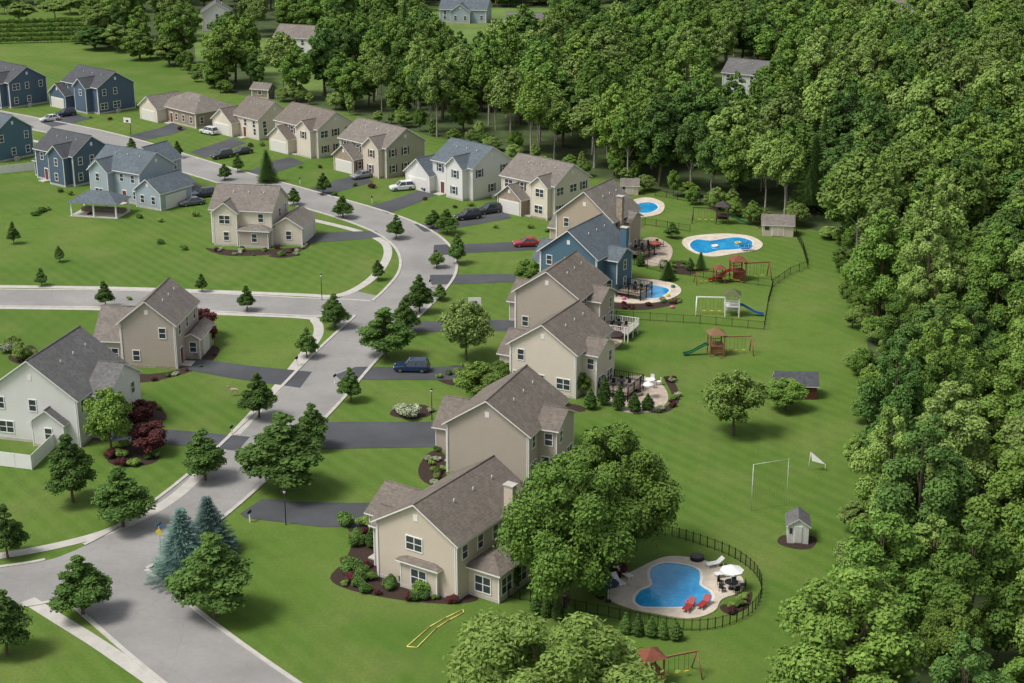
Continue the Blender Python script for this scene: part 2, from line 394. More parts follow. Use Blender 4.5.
BEI=siding('siding_beige',(.66,.57,.47)); TAU=siding('siding_taupe',(.50,.43,.37)); CRM=siding('siding_cream',(.74,.66,.55))
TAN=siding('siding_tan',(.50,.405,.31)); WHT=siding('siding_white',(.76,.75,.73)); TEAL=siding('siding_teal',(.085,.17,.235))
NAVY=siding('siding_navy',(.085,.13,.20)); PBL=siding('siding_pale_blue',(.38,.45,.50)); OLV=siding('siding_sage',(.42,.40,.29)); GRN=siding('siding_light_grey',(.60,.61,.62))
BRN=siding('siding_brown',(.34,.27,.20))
R1=shingle('shingles_brown',(.175,.150,.128)); R2=shingle('shingles_grey',(.145,.142,.14)); R3=shingle('shingles_dark',(.082,.087,.096)); R4=shingle('shingles_slate',(.115,.14,.16)); R5=shingle('shingles_taupe',(.20,.178,.157))
HN='suburban_house'
SB=M('shutter_blue',(.06,.09,.13)); SBr=M('shutter_brown',(.10,.06,.04))
house(HN,378,576,-33,BEI,R1,[(0,0,9.4,13,6.0,'y','g',.6),(-5.2,5.5,6.5,6.5,3.4,'x','g',.6),(-1.6,1.6,3.5,3.4,4.6,'x','g',.7),(9.3,1.8,3.6,5.2,2.9,'y','h',.4),(3.2,-.5,4.2,1.5,2.8,'x','h',.35)],chim=[(9.5,9,8.6)],doors=[(2,'W',1.7)],band=((0,'E'),(3,'S'),(3,'E'),(4,'S')),quiet=((0,'S'),))
house(HN,447,472,-22,TAU,R1,[(0,0,9.8,11.5,6.0,'y','g',.66),(-3.6,5,5,6.5,3.2,'x','g',.7),(9.7,3,2.2,5.5,5.8,'x','g',.5)],doors=[(0,'W',8)],stone=True,deck=(12,2,4,4,1.0,WHITE),band=((0,'E'),(2,'E')),quiet=((0,'S'),))
house(HN,510,387,-27,CRM,R1,[(0,0,9.2,10.5,6.0,'y','g',.66),(-3.2,3.5,5,6.5,3.1,'x','g',.66),(9.1,2,2.0,5.5,5.5,'x','g',.45)],deck=(11.4,2,4,5,1.0,BLACK),band=((2,'E'),),quiet=((0,'S'),))
house(HN,515,331,-24,TAU,R1,[(0,0,9.6,10.5,6.0,'y','g',.68),(-2.6,4,5,6.5,3.1,'x','g',.66),(9.5,3,2.0,5.5,5.0,'x','g',.45)],deck=(11.6,2,4.5,4.5,1.1,WHITE),band=((2,'E'),),quiet=((0,'S'),))
house(HN,540,289,-30,TEAL,R4,[(0,0,9.6,10.5,6.2,'y','g',.75),(-3.2,3.5,5,7,3.2,'x','g',.7),(9.5,2.5,2.2,5,5.6,'x','g',.5),(1,-1.4,4,3,3.2,'y','g',.7)],deck=(11.9,2,4,4,1,BLACK),chim=[(9.9,8.5,9)])
house(HN,556,253,-30,TAN,R5,[(0,0,10.2,9.5,6.8,'y','g',.8),(-3.0,3.5,5,5.5,3.3,'x','g',.7),(10.1,4,1.2,4,6,'x','g',.5)],chim=[(10.5,2,10.4)],stone=True,deck=(11.4,3,3,4.5,1,BLACK),quiet=((0,'S'),))
house(HN,502,208,-42,CRM,R5,[(0,0,12.5,9.5,6.2,'x','g',.62),(1,-2.2,5.5,7,3.1,'y','g',.75,STONE),(8,-1.2,3.8,7,6.0,'y','g',.8)],garages=[(1,'S',2.75,4.6)],doors=[(0,'S',7.2)],stone=True,shut=SBr)
house(HN,412,186,-44,WHT,R4,[(6,0,10.5,10,6.2,'x','g',.62),(0,-1.5,6.5,7.5,3.4,'y','g',.8),(11,-1.4,4.2,7,6.1,'y','g',.85)],garages=[(1,'S',3.2,5)],doors=[(0,'S',2.5)],shut=SB)
house(HN,341,167,-45,OLV,R5,[(0,0,14,10,6.1,'x','g',.6),(1,-2.5,6,7,3.2,'y','g',.75,STONE),(8.6,-1.2,4.4,7,6.0,'y','g',.8,BEI)],garages=[(1,'S',3,4.8)],doors=[(0,'S',7.7)],shut=SBr,stone=True)
house(HN,277,148,-45,CRM,R1,[(0,0,14,9.5,6.1,'x','g',.6),(.5,-2.2,6.2,7,3.2,'y','g',.72),(8.6,-1.2,4.4,7,5.9,'y','g',.7)],garages=[(1,'S',3.1,5)],doors=[(0,'S',7.6)],shut=SBr)
house(HN,221,131,-45,CRM,R1,[(5,0,9,9,4.6,'x','g',.7),(0,-2,7,8.5,3.2,'y','g',.7)],garages=[(1,'S',3.5,5)],doors=[(0,'S',4)])
house(HN,150,117,-45,BRN,R5,[(3,0,15.5,10.5,3.3,'x','h',.5),(0,-2.5,7,8,3.2,'y','g',.65,CRM)],garages=[(1,'S',3.5,5)],doors=[(0,'S',6)])
house(HN,58,105,-42,NAVY,R3,[(3,0,14,10,6.2,'x','g',.6),(0,-2,6.5,7.5,3.4,'y','g',.7),(10,-1.6,4.5,7,6.1,'y','g',.8)],garages=[(1,'S',3.2,5)],doors=[(0,'S',5.3)])
house(HN,-25,100,-42,NAVY,R3,[(3,0,13,10,6.2,'x','g',.6),(0,-2,6.5,7.5,3.4,'y','g',.7),(10,-1.6,4.5,7,6.1,'y','g',.8)],garages=[(1,'S',3.2,5)])
house(HN,98,366,-6,TAU,R5,[(3.4,0,7.4,10,6.2,'y','g',.8),(-.2,.5,4.5,8.4,3.6,'x','g',.75),(10.7,4,2.0,6,3,'y','g',.6)],garages=[(2,'E',3,2.6)],doors=[(0,'E',2)],stone=True,quiet=((0,'S'),(1,'S')))
house(HN,-8,438,-14,WHT,R2,[(0,0,11.5,12,6.0,'y','g',.72),(6,-.9,4,5,3.2,'y','g',.7),(11.2,3,2.6,8,5.6,'x','g',.6)],doors=[(2,'E',3)])
house(HN,213,243,-10,CRM,R5,[(0,0,10.4,9,6.0,'x','g',.66),(.8,-1.2,4,6,5.8,'y','g',.75),(10.2,1,5,7.5,3.2,'y','g',.6),(5.2,-1.6,5,3,2.8,'x','h',.35,TAU)],garages=[(2,'E',3.7,4.8)],doors=[(0,'S',6.8)])
house(HN,94,197,-32,PBL,R4,[(0,0,12,9,6.0,'x','g',.66),(1,-1.5,4.5,7,5.8,'y','g',.8),(11.8,-1,6,8,3.3,'y','g',.7),(3,7,7,6,6.3,'y','g',.7)],garages=[(2,'E',4,5)],doors=[(0,'S',8)])
house(HN,38,178,-38,NAVY,R3,[(0,0,11.5,9,6.0,'x','g',.66),(6,-1.5,4.5,7,5.9,'y','g',.8),(-2,1,5,7,3.2,'x','g',.6)],doors=[(0,'S',3)])
house(HN,-38,155,-38,TEAL,R4,[(0,0,12,9,6.0,'x','g',.66),(6,-1.5,4.5,7,5.9,'y','g',.8)],doors=[(0,'S',3)])
def pavilion(px,py,yaw,w,d):
    X,Y=G(px,py); E=empty('garden_pavilion',(X,Y,0),yaw); mb=MB()
    for a in (0,w/2,w):
        for b in (0,d): mb.box(a-.12,b-.12,.12,a+.12,b+.12,2.6,WHITE)
    mb.box(-.3,-.3,0,w+.3,d+.3,.12,CONC); mb.box(.3,d*.6,.12,w-.3,d-.3,.8,M('outdoor_seating',(.16,.13,.11),.8)); mb.obj('posts',E)
    r=MB(); z=2.6; u=[(-.6,-.6,z),(w+.6,-.6,z),(w+.6,d+.6,z),(-.6,d+.6,z)]; k=d/2+.6; a=(-.6+k,d/2,z+1.7);b=(w+.6-k,d/2,z+1.7)
    r.poly([u[0],u[1],b,a],R4);r.poly([u[1],u[2],b],R4);r.poly([u[2],u[3],a,b],R4);r.poly([u[3],u[0],a],R4);r.poly([(p[0],p[1],p[2]-.02) for p in u],WHITE)
    r.obj('roof',E)
pavilion(72,216,-12,8.5,5)
house(HN,440,22,-10,PBL,R4,[(0,0,15,9,4.2,'x','g',.6),(4,-2,6,8,3.8,'y','g',.7)])
house(HN,275,54,-20,WHT,R5,[(0,0,14,9,5,'x','g',.6)])
house(HN,203,32,10,WHT,R2,[(0,0,9,8,6,'y','g',.6)])
house(HN,722,92,-30,GRN,R2,[(0,0,12,9,5,'x','g',.6),(11,-2,5,8,6,'y','g',.8)])
house(HN,505,32,-15,WHT,R2,[(0,0,12,8,3.5,'x','g',.5)])
house(HN,252,98,-20,BRN,R5,[(0,0,4.5,3.5,2.4,'x','g',.6)])
# ------------------------------------------------------------ sheds
def shed(px,py,yaw,w,d,h,wall,roof,pitch=.7):
    X,Y=G(px,py); E=empty('garden_shed',(X,Y,0),yaw); W=MB();r=MB();D=MB()
    if w<d:
        for b in (0,d): W.poly([(0,b,0),(w,b,0),(w,b,h),(w/2,b,h+pitch*w/2),(0,b,h)],wall)
        for a in (0,w): W.poly([(a,0,0),(a,d,0),(a,d,h),(a,0,h)],wall)
        o=.2; zr=h+pitch*w/2
        for ae in (-o,w+o):
            lo=[(ae,-o,h-o*pitch),(w/2,-o,zr),(w/2,d+o,zr),(ae,d+o,h-o*pitch)]; up=[(p[0],p[1],p[2]+.1) for p in lo]
            r.poly(up,roof); r.poly(lo,WHITE); r.poly([lo[0],lo[1],up[1],up[0]],WHITE); r.poly([lo[2],lo[3],up[3],up[2]],WHITE); r.poly([lo[3],lo[0],up[0],up[3]],WHITE)
    else:
        for b in (0,d): W.poly([(0,b,0),(w,b,0),(w,b,h),(0,b,h)],wall)
        for a in (0,w): W.poly([(a,0,0),(a,d,0),(a,d,h),(a,d/2,h+pitch*d/2),(a,0,h)],wall)
        o=.25; zr=h+pitch*d/2
        for ae in (-o,d+o):
            lo=[(-o,ae,h-o*pitch),(-o,d/2,zr),(w+o,d/2,zr),(w+o,ae,h-o*pitch)]; up=[(p[0],p[1],p[2]+.1) for p in lo]
            r.poly(up,roof); r.poly(lo,WHITE); r.poly([lo[0],lo[1],up[1],up[0]],WHITE); r.poly([lo[2],lo[3],up[3],up[2]],WHITE); r.poly([lo[3],lo[0],up[0],up[3]],WHITE)
    D.box(w*.3,-.05,.1,w*.7,0,1.95,WHITE); D.box(w*.33,-.08,.15,w*.49,-.05,1.9,wall); D.box(w*.51,-.08,.15,w*.67,-.05,1.9,wall)
    D.box(w*.08,-.05,1.1,w*.22,0,1.7,GLASS); D.box(w,d*.35,1.0,w+.04,d*.65,1.7,GLASS)
    W.obj('walls',E);r.obj('roof',E);D.obj('door_and_window',E)
shed(787,543,-8,2.1,2.7,2.0,WHT,R2)
sheet('mulch_bed',smooth(GP([(778,543),(784,535),(815,537),(812,548),(795,549)]),True),.006,MULCH)
shed(776,399,-3,5.0,3.0,1.9,siding('siding_barn_red',(.15,.04,.03)),R3,.8)
shed(762,236,-8,5.2,3.2,2.1,BEI,R5,.8)
shed(621,195,-5,3.2,2.4,1.9,BEI,R5,.8)
# ------------------------------------------------------------ pools
def watermat():
    m,nt,b=newmat('pool_water'); P=N(nt,'ShaderNodeNewGeometry').outputs['Position']
    c=mixc(nt,mr(nt,noise(nt,.35,3,P),.35,.65,0,1),(.012,.21,.50),(.03,.34,.62))
    c=mixc(nt,mr(nt,noise(nt,2.2,3,P),.5,.7,0,.35),c,(.09,.45,.68))
    nt.links.new(c,b.inputs['Base Color']); b.inputs['Roughness'].default_value=.08; b.inputs['Specular IOR Level'].default_value=.5
    bp=N(nt,'ShaderNodeBump'); bp.inputs['Strength'].default_value=.15; nt.links.new(noise(nt,2.5,3,P),bp.inputs['Height']); nt.links.new(bp.outputs[0],b.inputs['Normal'])
    return m
WATER=watermat(); DECK=M('pool_deck',(.56,.49,.40),.85,.22,.8); COPE=M('pool_coping',(.66,.63,.57),.7,.1)
def pool(dk,pl,z=.1):
    dk=smooth(GP(dk),True); pl=smooth(GP(pl),True)
    E=empty('swimming_pool',(0,0,0))
    ar=sum(pl[i][0]*pl[(i+1)%len(pl)][1]-pl[(i+1)%len(pl)][0]*pl[i][1] for i in range(len(pl)))
    clo=pl+[pl[0]]; o=offs(clo,-.28 if ar>0 else .28)[:-1]
    sheet('deck',dk,z,DECK,[o],.1,E); sheet('coping',o,z+.03,COPE,[pl],.06,E); sheet('water',pl,z-.03,WATER,parent=E)
pool([(608,598),(617,582),(640,568),(668,557),(700,560),(722,568),(742,578),(741,592),(722,600),(714,612),(690,619),(655,614),(628,608)],
     [(635,601),(640,592),(652,586),(650,577),(652,569),(665,564),(685,566),(698,571),(700,579),(700,586),(710,593),(711,601),(700,607),(680,608),(655,608),(641,607)])
pool([(682,243),(690,237),(720,234),(748,236),(762,243),(758,250),(735,254),(712,257),(692,252)],
     [(690,245),(697,240),(712,241),(725,239),(740,238),(752,242),(749,248),(735,250),(720,251),(705,254),(694,251)])
pool([(624,208),(634,200),(650,198),(664,204),(660,214),(638,217)],[(632,209),(639,204),(652,203),(658,208),(650,213),(638,213)])
pool([(604,291),(614,283),(640,279),(674,284),(680,294),(655,303),(615,302)],[(629,292),(638,286),(654,286),(669,290),(662,297),(650,299),(636,297)])
PAVE=M('paver_patio',(.44,.36,.29),.85,.3,1.5)
def patio(l,mat=PAVE): sheet('stone_patio',smooth(GP(l),True),.05,mat,(),.05)
patio([(603,395),(612,381),(640,376),(662,385),(668,400),(655,411),(625,412)])
patio([(640,255),(642,240),(657,238),(672,248),(668,262),(650,266)])
patio([(585,330),(600,325),(622,330),(620,345),(600,352)])
def blob(name,px,py,rx,ry,h,mat,z=.1,hole=False):
    X,Y=G(px,py); me=bpy.data.meshes.new(name); bm=bmesh.new()
    if hole:
        V=[];n=16;k=8
        for i in range(n):
            a=2*math.pi*i/n
            V.append([bm.verts.new(((rx-h/2+h/2*math.cos(2*math.pi*j/k))*math.cos(a),(rx-h/2+h/2*math.cos(2*math.pi*j/k))*math.sin(a),h/2*math.sin(2*math.pi*j/k)+h/2)) for j in range(k)])
        for i in range(n):
            for j in range(k): bm.faces.new((V[i][j],V[(i+1)%n][j],V[(i+1)%n][(j+1)%k],V[i][(j+1)%k]))
    else:
        bmesh.ops.create_uvsphere(bm,u_segments=14,v_segments=8,radius=1)
        for v in bm.verts: v.co=(v.co.x*rx,v.co.y*ry,(max(v.co.z,-.6)+.6)*h/1.6)
    for f in bm.faces: f.smooth=True
    bm.to_mesh(me); bm.free(); me.materials.append(mat); o=bpy.data.objects.new(name,me); sc.collection.objects.link(o); o.location=(X,Y,z)
# ------------------------------------------------------------ fences
def fence(name,l,h=1.3,mat=BLACK,pick=.16,solid=False,post=2.4,sm=True):
    l=GP(l); l=smooth(l,n=5) if sm else l; mb=MB()
    for a,b in zip(l[:-1],l[1:]):
        L=math.hypot(b[0]-a[0],b[1]-a[1]); ang=math.atan2(b[1]-a[1],b[0]-a[0]); T=Matrix.Translation((a[0],a[1],0))@Matrix.Rotation(ang,4,'Z')
        n=max(1,round(L/post))
        for i in range(n+1): mb.box(L*i/n-.03,-.03,0,L*i/n+.03,.03,h+.05,mat,T)
        if solid: mb.box(0,-.03,.06,L,.03,h,mat,T)
        else:
            for z in (.15,h-.12): mb.box(0,-.014,z,L,.014,z+.035,mat,T)
            k=max(1,int(L/pick))
            for i in range(k): mb.box(L*(i+.5)/k-.006,-.006,.05,L*(i+.5)/k+.006,.006,h,mat,T)
    mb.obj(name)
fence('pool_fence',[(470,590),(520,600),(575,611),(630,622),(675,630),(715,629),(748,616),(761,598),(757,577),(735,559),(700,545),(665,536),(630,538)],1.2)
fence('yard_fence',[(600,318),(650,321),(700,324),(764,330),(768,305),(773,287),(790,275),(808,268),(803,250),(796,236)],sm=False)
fence('yard_fence',[(760,229),(740,215),(700,204),(655,196)],sm=False)
fence('yard_fence',[(622,262),(660,272),(690,276),(730,282),(772,287)],sm=False)
fence('yard_fence',[(616,240),(645,225),(690,232)],sm=False)
fence('vinyl_fence',[(-30,462),(0,466),(32,470),(66,437)],1.8,WHITE,solid=True,sm=False)
fence('vinyl_fence',[(-20,176),(0,174),(38,170)],1.6,WHITE,solid=True,sm=False)
def net():
    a=G(751,511); b=G(786,505); mb=MB(); W_=M('white_paint',(.7,.7,.68),.5,.05)
    mb.tube((*a,0),(*a,5.4),.04,.03,W_); mb.tube((*a,5.35),(b[0],b[1]+0,5.35),.02,.02,W_); mb.tube((*b,0),(*b,5.4),.02,.02,W_)
    for i in range(1,20):
        t=i/20; mb.tube((a[0]+(b[0]-a[0])*t,a[1]+(b[1]-a[1])*t,0.1),(a[0]+(b[0]-a[0])*t,a[1]+(b[1]-a[1])*t,5.3),.006,.006,BLACK,4)
    mb.obj('sports_net')
net()
def flag():
    a=G(808,470); mb=MB(); W_=M('white_fabric',(.75,.75,.73),.7,.05)
    mb.tube((*a,0),(a[0]+.2,a[1],2.2),.03,.03,W_)
    P=[(a[0]+.2,a[1],2.2),(a[0]+.35,a[1]-.2,1.2),(a[0]+1.8,a[1]-.5,.9),(a[0]+1.4,a[1]+.3,1.1)]
    mb.poly([P[0],P[1],P[2]],W_); mb.poly([P[0],P[2],P[3]],W_); mb.poly([P[0],P[3],P[1]],W_)
    mb.tube((P[2]),(P[2][0],P[2][1],0),.02,.02,W_); mb.obj('pop_up_goal')
flag()
# ------------------------------------------------------------ playsets
def playset(px,py,yaw,roofc,slidec,wood=WOOD,s=1.0):
    X,Y=G(px,py); E=empty('playset',(X,Y,0),yaw); E.scale=(s,s,s); mb=MB()
    for a in (0,1.8):
        for b in (0,1.8): mb.box(a-.07,b-.07,0,a+.07,b+.07,2.9,wood)
    mb.box(-.05,-.05,1.35,1.85,1.85,1.45,wood)
    for z in (1.8,2.2):
        mb.box(0,1.78,z,1.8,1.82,z+.08,wood); mb.box(-.02,0,z,.02,1.8,z+.08,wood); mb.box(0,-.02,z,.7,.02,z+.08,wood)
    for i in range(8): mb.box(.1+i*.22,1.79,1.45,.14+i*.22,1.81,2.2,wood)
    for i in range(5): mb.box(.9,-.9+i*.18,.15+i*.27,1.6,-.85+i*.18,.22+i*.27,wood)
    mb.box(.1,.1,.4,1.7,.16,1.3,wood)
    mb.box(1.8,.83,2.3,5.6,.97,2.45,wood)
    for sg in (-1,1): mb.tube((5.5,.9,2.4),(5.6,.9+sg*1.1,0),.07,.07,wood,6)
    for x in (2.5,3.5,4.5):
        for d in (-.2,.2): mb.tube((x+d,.9,2.3),(x+d,.9,.55),.015,.015,BLACK,4)
        mb.box(x-.24,.8,.5,x+.24,1.0,.55,YELP)
    mb.obj('frame',E)
    r=MB(); r.poly([(-.25,-.25,2.9),(2.05,-.25,2.9),(.9,.9,3.7)],roofc);r.poly([(2.05,-.25,2.9),(2.05,2.05,2.9),(.9,.9,3.7)],roofc);r.poly([(2.05,2.05,2.9),(-.25,2.05,2.9),(.9,.9,3.7)],roofc);r.poly([(-.25,2.05,2.9),(-.25,-.25,2.9),(.9,.9,3.7)],roofc)
    r.obj('canopy',E)
    s_=MB(); pts=[(-.0,1.4),(-.5,1.35),(-1.3,.9),(-2.2,.4),(-2.9,.2),(-3.3,.18)]
    for a,b in zip(pts[:-1],pts[1:]):
        s_.poly([(a[0],.6,a[1]),(b[0],.6,b[1]),(b[0],1.2,b[1]),(a[0],1.2,a[1])],slidec)
        for y in (.6,1.2): s_.poly([(a[0],y,a[1]),(b[0],y,b[1]),(b[0],y,b[1]+.2),(a[0],y,a[1]+.2)],slidec)
    s_.obj('slide',E)
GREENP=M('plastic_green',(.03,.14,.07),.5,.15); BLUEP=M('plastic_blue',(.03,.13,.35),.4,.05); REDP=M('plastic_red',(.32,.035,.03),.5,.1); YELP=M('plastic_yellow',(.6,.45,.05),.45,.05); TEALP=M('plastic_teal',(.03,.30,.33),.4,.05); PINKP=M('plastic_pink',(.6,.12,.25),.45,.05)
RUST=M('wood_shingle_red',(.20,.07,.04),.8,.25,4); OLVW=M('canopy_olive',(.10,.12,.05),.8,.2)
playset(710,357,5,M('canopy_wood',(.20,.12,.06),.8,.25,4),GREENP,WOOD,1.05)
playset(738,313,175,OLVW,BLUEP,WHITE,1.1)
playset(733,282,10,RUST,REDP,M('red_wood',(.25,.07,.04),.8,.2,3),1.1); playset(722,281,190,RUST,YELP,M('red_wood',(.25,.07,.04)),.8)
playset(728,222,170,M('canopy_dark',(.06,.05,.05),.8),GREENP,M('dark_wood',(.08,.05,.04),.8),1.1)
playset(645,690,20,RUST,TEALP,WOOD,.95)
# ------------------------------------------------------------ pool furniture
def lounger(px,py,yaw,mat):
    X,Y=G(px,py); mb=MB()
    for x in (.1,1.1,1.7):
        for y in (.05,.6): mb.box(x-.03,y-.03,0,x+.03,y+.03,.34,WHITE)
    mb.box(0,0,.34,1.25,.65,.42,mat); T=Matrix.Translation((1.25,0,.36))@Matrix.Rotation(R(-38),4,'Y'); mb.box(0,0,0,.75,.65,.08,mat,T)
    mb.obj('lounge_chair',None,(X,Y,.1),yaw)
for p in ((688,615,60),(702,612,55)): lounger(*p[:2],p[2],REDP)
for p in ((626,588,120),(634,580,130),(708,570,20),(716,580,15)): lounger(*p[:2],p[2],WHITE)
for p in ((738,247,0),(742,252,10)): lounger(*p[:2],p[2],BLUEP)
def umbrella(px,py,mat,r=1.5,z=2.4,base=.1):
    X,Y=G(px,py); mb=MB(); mb.tube((0,0,0),(0,0,z),.04,.03,WHITE); mb.tube((0,0,0),(0,0,.1),.3,.28,BLACK)
    n=8
    for i in range(n):
        a=2*math.pi*i/n;b=2*math.pi*(i+1)/n; p=(r*math.cos(a),r*math.sin(a),z-.45);q=(r*math.cos(b),r*math.sin(b),z-.45)
        mb.poly([(0,0,z),p,q],mat); mb.poly([p,(p[0],p[1],p[2]-.15),(q[0],q[1],q[2]-.15),q],mat)
    mb.obj('patio_umbrella',None,(X,Y,base))
umbrella(731,590,WHITE,1.15,2.5); umbrella(608,602,M('fabric_navy',(.03,.04,.1)),1.0)
umbrella(614,287,M('fabric_tan',(.45,.35,.22)),1.2); umbrella(612,348,M('fabric_dark',(.05,.03,.03)),1.6); umbrella(648,398,WHITE,.7,2.2); umbrella(655,255,M('fabric_rust',(.3,.08,.04)),1.0)
def roundthing(px,py,name,r,h,mat,top):
    X,Y=G(px,py); mb=MB(); mb.tube((0,0,0),(0,0,h),r,r,mat,20); mb.tube((0,0,h),(0,0,h+.03),r*.85,r*.85,top,20); mb.obj(name,None,(X,Y,.1))
roundthing(697,560,'fire_pit',.7,.35,BLACK,M('ash',(.08,.07,.07))); roundthing(637,395,'fire_pit',.7,.4,STONE,BLACK)
blob('pool_float',690,604,.5,.45,.25,PINKP,.07,True)
for p,c_ in (((738,244),YELP),((715,247),WHITE)): blob('pool_float',*p,.6,.55,.3,c_,.07,True)
for p,c_ in (((668,297),YELP),((610,298),BLUEP),((624,300),PINKP),((673,288),GREENP)): blob('beach_toy',*p,.35,.3,.45,c_,.1)
for p,c_ in (((672,308),PINKP),((690,262),BLUEP)): blob('beach_toy',*p,.4,.3,.4,c_,0)
def patioset(px,py,mat):
    X,Y=G(px,py); mb=MB(); mb.tube((0,0,.68),(0,0,.74),.65,.65,mat,16); mb.tube((0,0,0),(0,0,.7),.05,.05,mat)
    for i in range(5):
        T=Matrix.Rotation(i*1.256,4,'Z')@Matrix.Translation((1.15,0,0))
        mb.box(-.25,-.25,.4,.25,.25,.46,mat,T); mb.box(.2,-.25,.46,.25,.25,.95,mat,T)
        for a in (-.22,.22):
            for b in (-.22,.22): mb.box(a-.02,b-.02,0,a+.02,b+.02,.4,mat,T)
    mb.obj('patio_dining_set',None,(X,Y,.06))
patioset(625,388,BLACK);patioset(650,385,WHITE);patioset(655,247,BLACK);patioset(616,293,BLACK);patioset(602,338,BLACK);patioset(731,589,BLACK)
def hoop(px,py,yaw):
    X,Y=G(px,py); mb=MB(); mb.tube((0,0,0),(0,0,3.2),.07,.06,BLACK); mb.tube((0,0,3.0),(0,-1.0,3.3),.05,.05,BLACK)
    mb.box(-.9,-1.05,2.9,.9,-1.0,4.0,WHITE); mb.box(-.3,-1.07,3.1,.3,-1.05,3.5,BLACK)
    for i in range(12):
        a=i*math.pi/6;b=(i+1)*math.pi/6; mb.tube((.23*math.cos(a),-1.3+.23*math.sin(a),3.05),(.23*math.cos(b),-1.3+.23*math.sin(b),3.05),.015,.015,REDP,4)
    mb.obj('basketball_hoop',None,(X,Y,0),yaw)
hoop(475,322,0); hoop(131,135,-20)
def mailbox(px,py):
    X,Y=G(px,py); mb=MB(); mb.box(-.06,-.06,0,.06,.06,1.05,WHITE); mb.box(-.12,-.28,1.05,.12,.28,1.2,BLACK)
    n=6
    for i in range(n):
        a=math.pi*i/n;b=math.pi*(i+1)/n; mb.poly([(.12*math.cos(a),-.28,1.2+.12*math.sin(a)),(.12*math.cos(b),-.28,1.2+.12*math.sin(b)),(.12*math.cos(b),.28,1.2+.12*math.sin(b)),(.12*math.cos(a),.28,1.2+.12*math.sin(a))],BLACK)
    mb.obj('mailbox',None,(X,Y,0),random.uniform(-20,20))
for p in ((250,522),(285,452),(335,384),(392,336),(430,288),(232,436),(297,366),(436,258),(430,222),(372,203),(300,184)): mailbox(*p)
def sign(px,py):
    X,Y=G(px,py); mb=MB(); mb.tube((0,0,0),(0,0,3.1),.04,.04,M('galvanised',(.4,.4,.4),.5)); mb.box(-.45,-.02,2.85,.45,.02,3.05,BLUEP); mb.box(-.02,-.45,3.07,.02,.45,3.27,GREENP)
    T=Matrix.Translation((0,-.05,2.35))@Matrix.Rotation(R(45),4,'Y'); mb.box(-.3,-.01,-.3,.3,.01,.3,YELP,T); mb.obj('street_sign',None,(X,Y,0),-20)
sign(161,553)
def lamp(px,py):
    X,Y=G(px,py); mb=MB(); mb.tube((0,0,0),(0,0,3.6),.06,.04,BLACK); mb.tube((0,0,3.6),(0,0,3.95),.10,.17,WHITE,8); mb.tube((0,0,3.95),(0,0,4.1),.2,.03,BLACK,8); mb.obj('street_lamp',None,(X,Y,0))
for p in ((286,525),(432,420),(322,300)): lamp(*p)
mb=MB(); hp=GP([(407,647),(430,627),(446,618),(463,610),(464,613),(450,620),(437,628),(417,648)])
for i in range(len(hp)): mb.tube((*hp[i],.05),(*hp[(i+1)%len(hp)],.05),.06,.06,M('hose_yellow',(.66,.55,.16)),5)
mb.obj('yellow_garden_hose')
def deer(px,py,yaw):
    X,Y=G(px,py); c=M('deer_fur',(.42,.34,.25),.9); me=bpy.data.meshes.new('deer')
    V=[(0,0,.85),(.35,0,.88),(.7,0,.85),(-.15,0,.9),(-.32,0,1.15),(-.42,0,1.3),(-.6,0,1.24)]; Rr=[.17,.19,.17,.13,.08,.09,.045]; E=[(0,1),(1,2),(0,3),(3,4),(4,5),(5,6)]
    for x in (0,.7):
        for y in (-.11,.11):
            b=len(V); V+=[(x,y,.7),(x+(.08 if x>0 else -.02),y,.4),(x,y,.02)]; Rr+=[.08,.04,.025]; E+=[(0 if x==0 else 2,b),(b,b+1),(b+1,b+2)]
    for y in (-.08,.08): b=len(V); V+=[(-.4,y,1.46)]; Rr+=[.03]; E+=[(5,b)]
    b=len(V); V+=[(.9,0,.78)]; Rr+=[.04]; E+=[(2,b)]
    me.from_pydata(V,E,[]); me.materials.append(c); o=bpy.data.objects.new('deer',me); sc.collection.objects.link(o); o.location=(X,Y,0); o.rotation_euler=(0,0,R(yaw))
    sk=o.modifiers.new('s','SKIN'); 
    for i,r in enumerate(Rr): me.skin_vertices[0].data[i].radius=(r,r)
    me.skin_vertices[0].data[0].use_root=True
    o.modifiers.new('ss','SUBSURF').levels=1
deer(232,396,10)
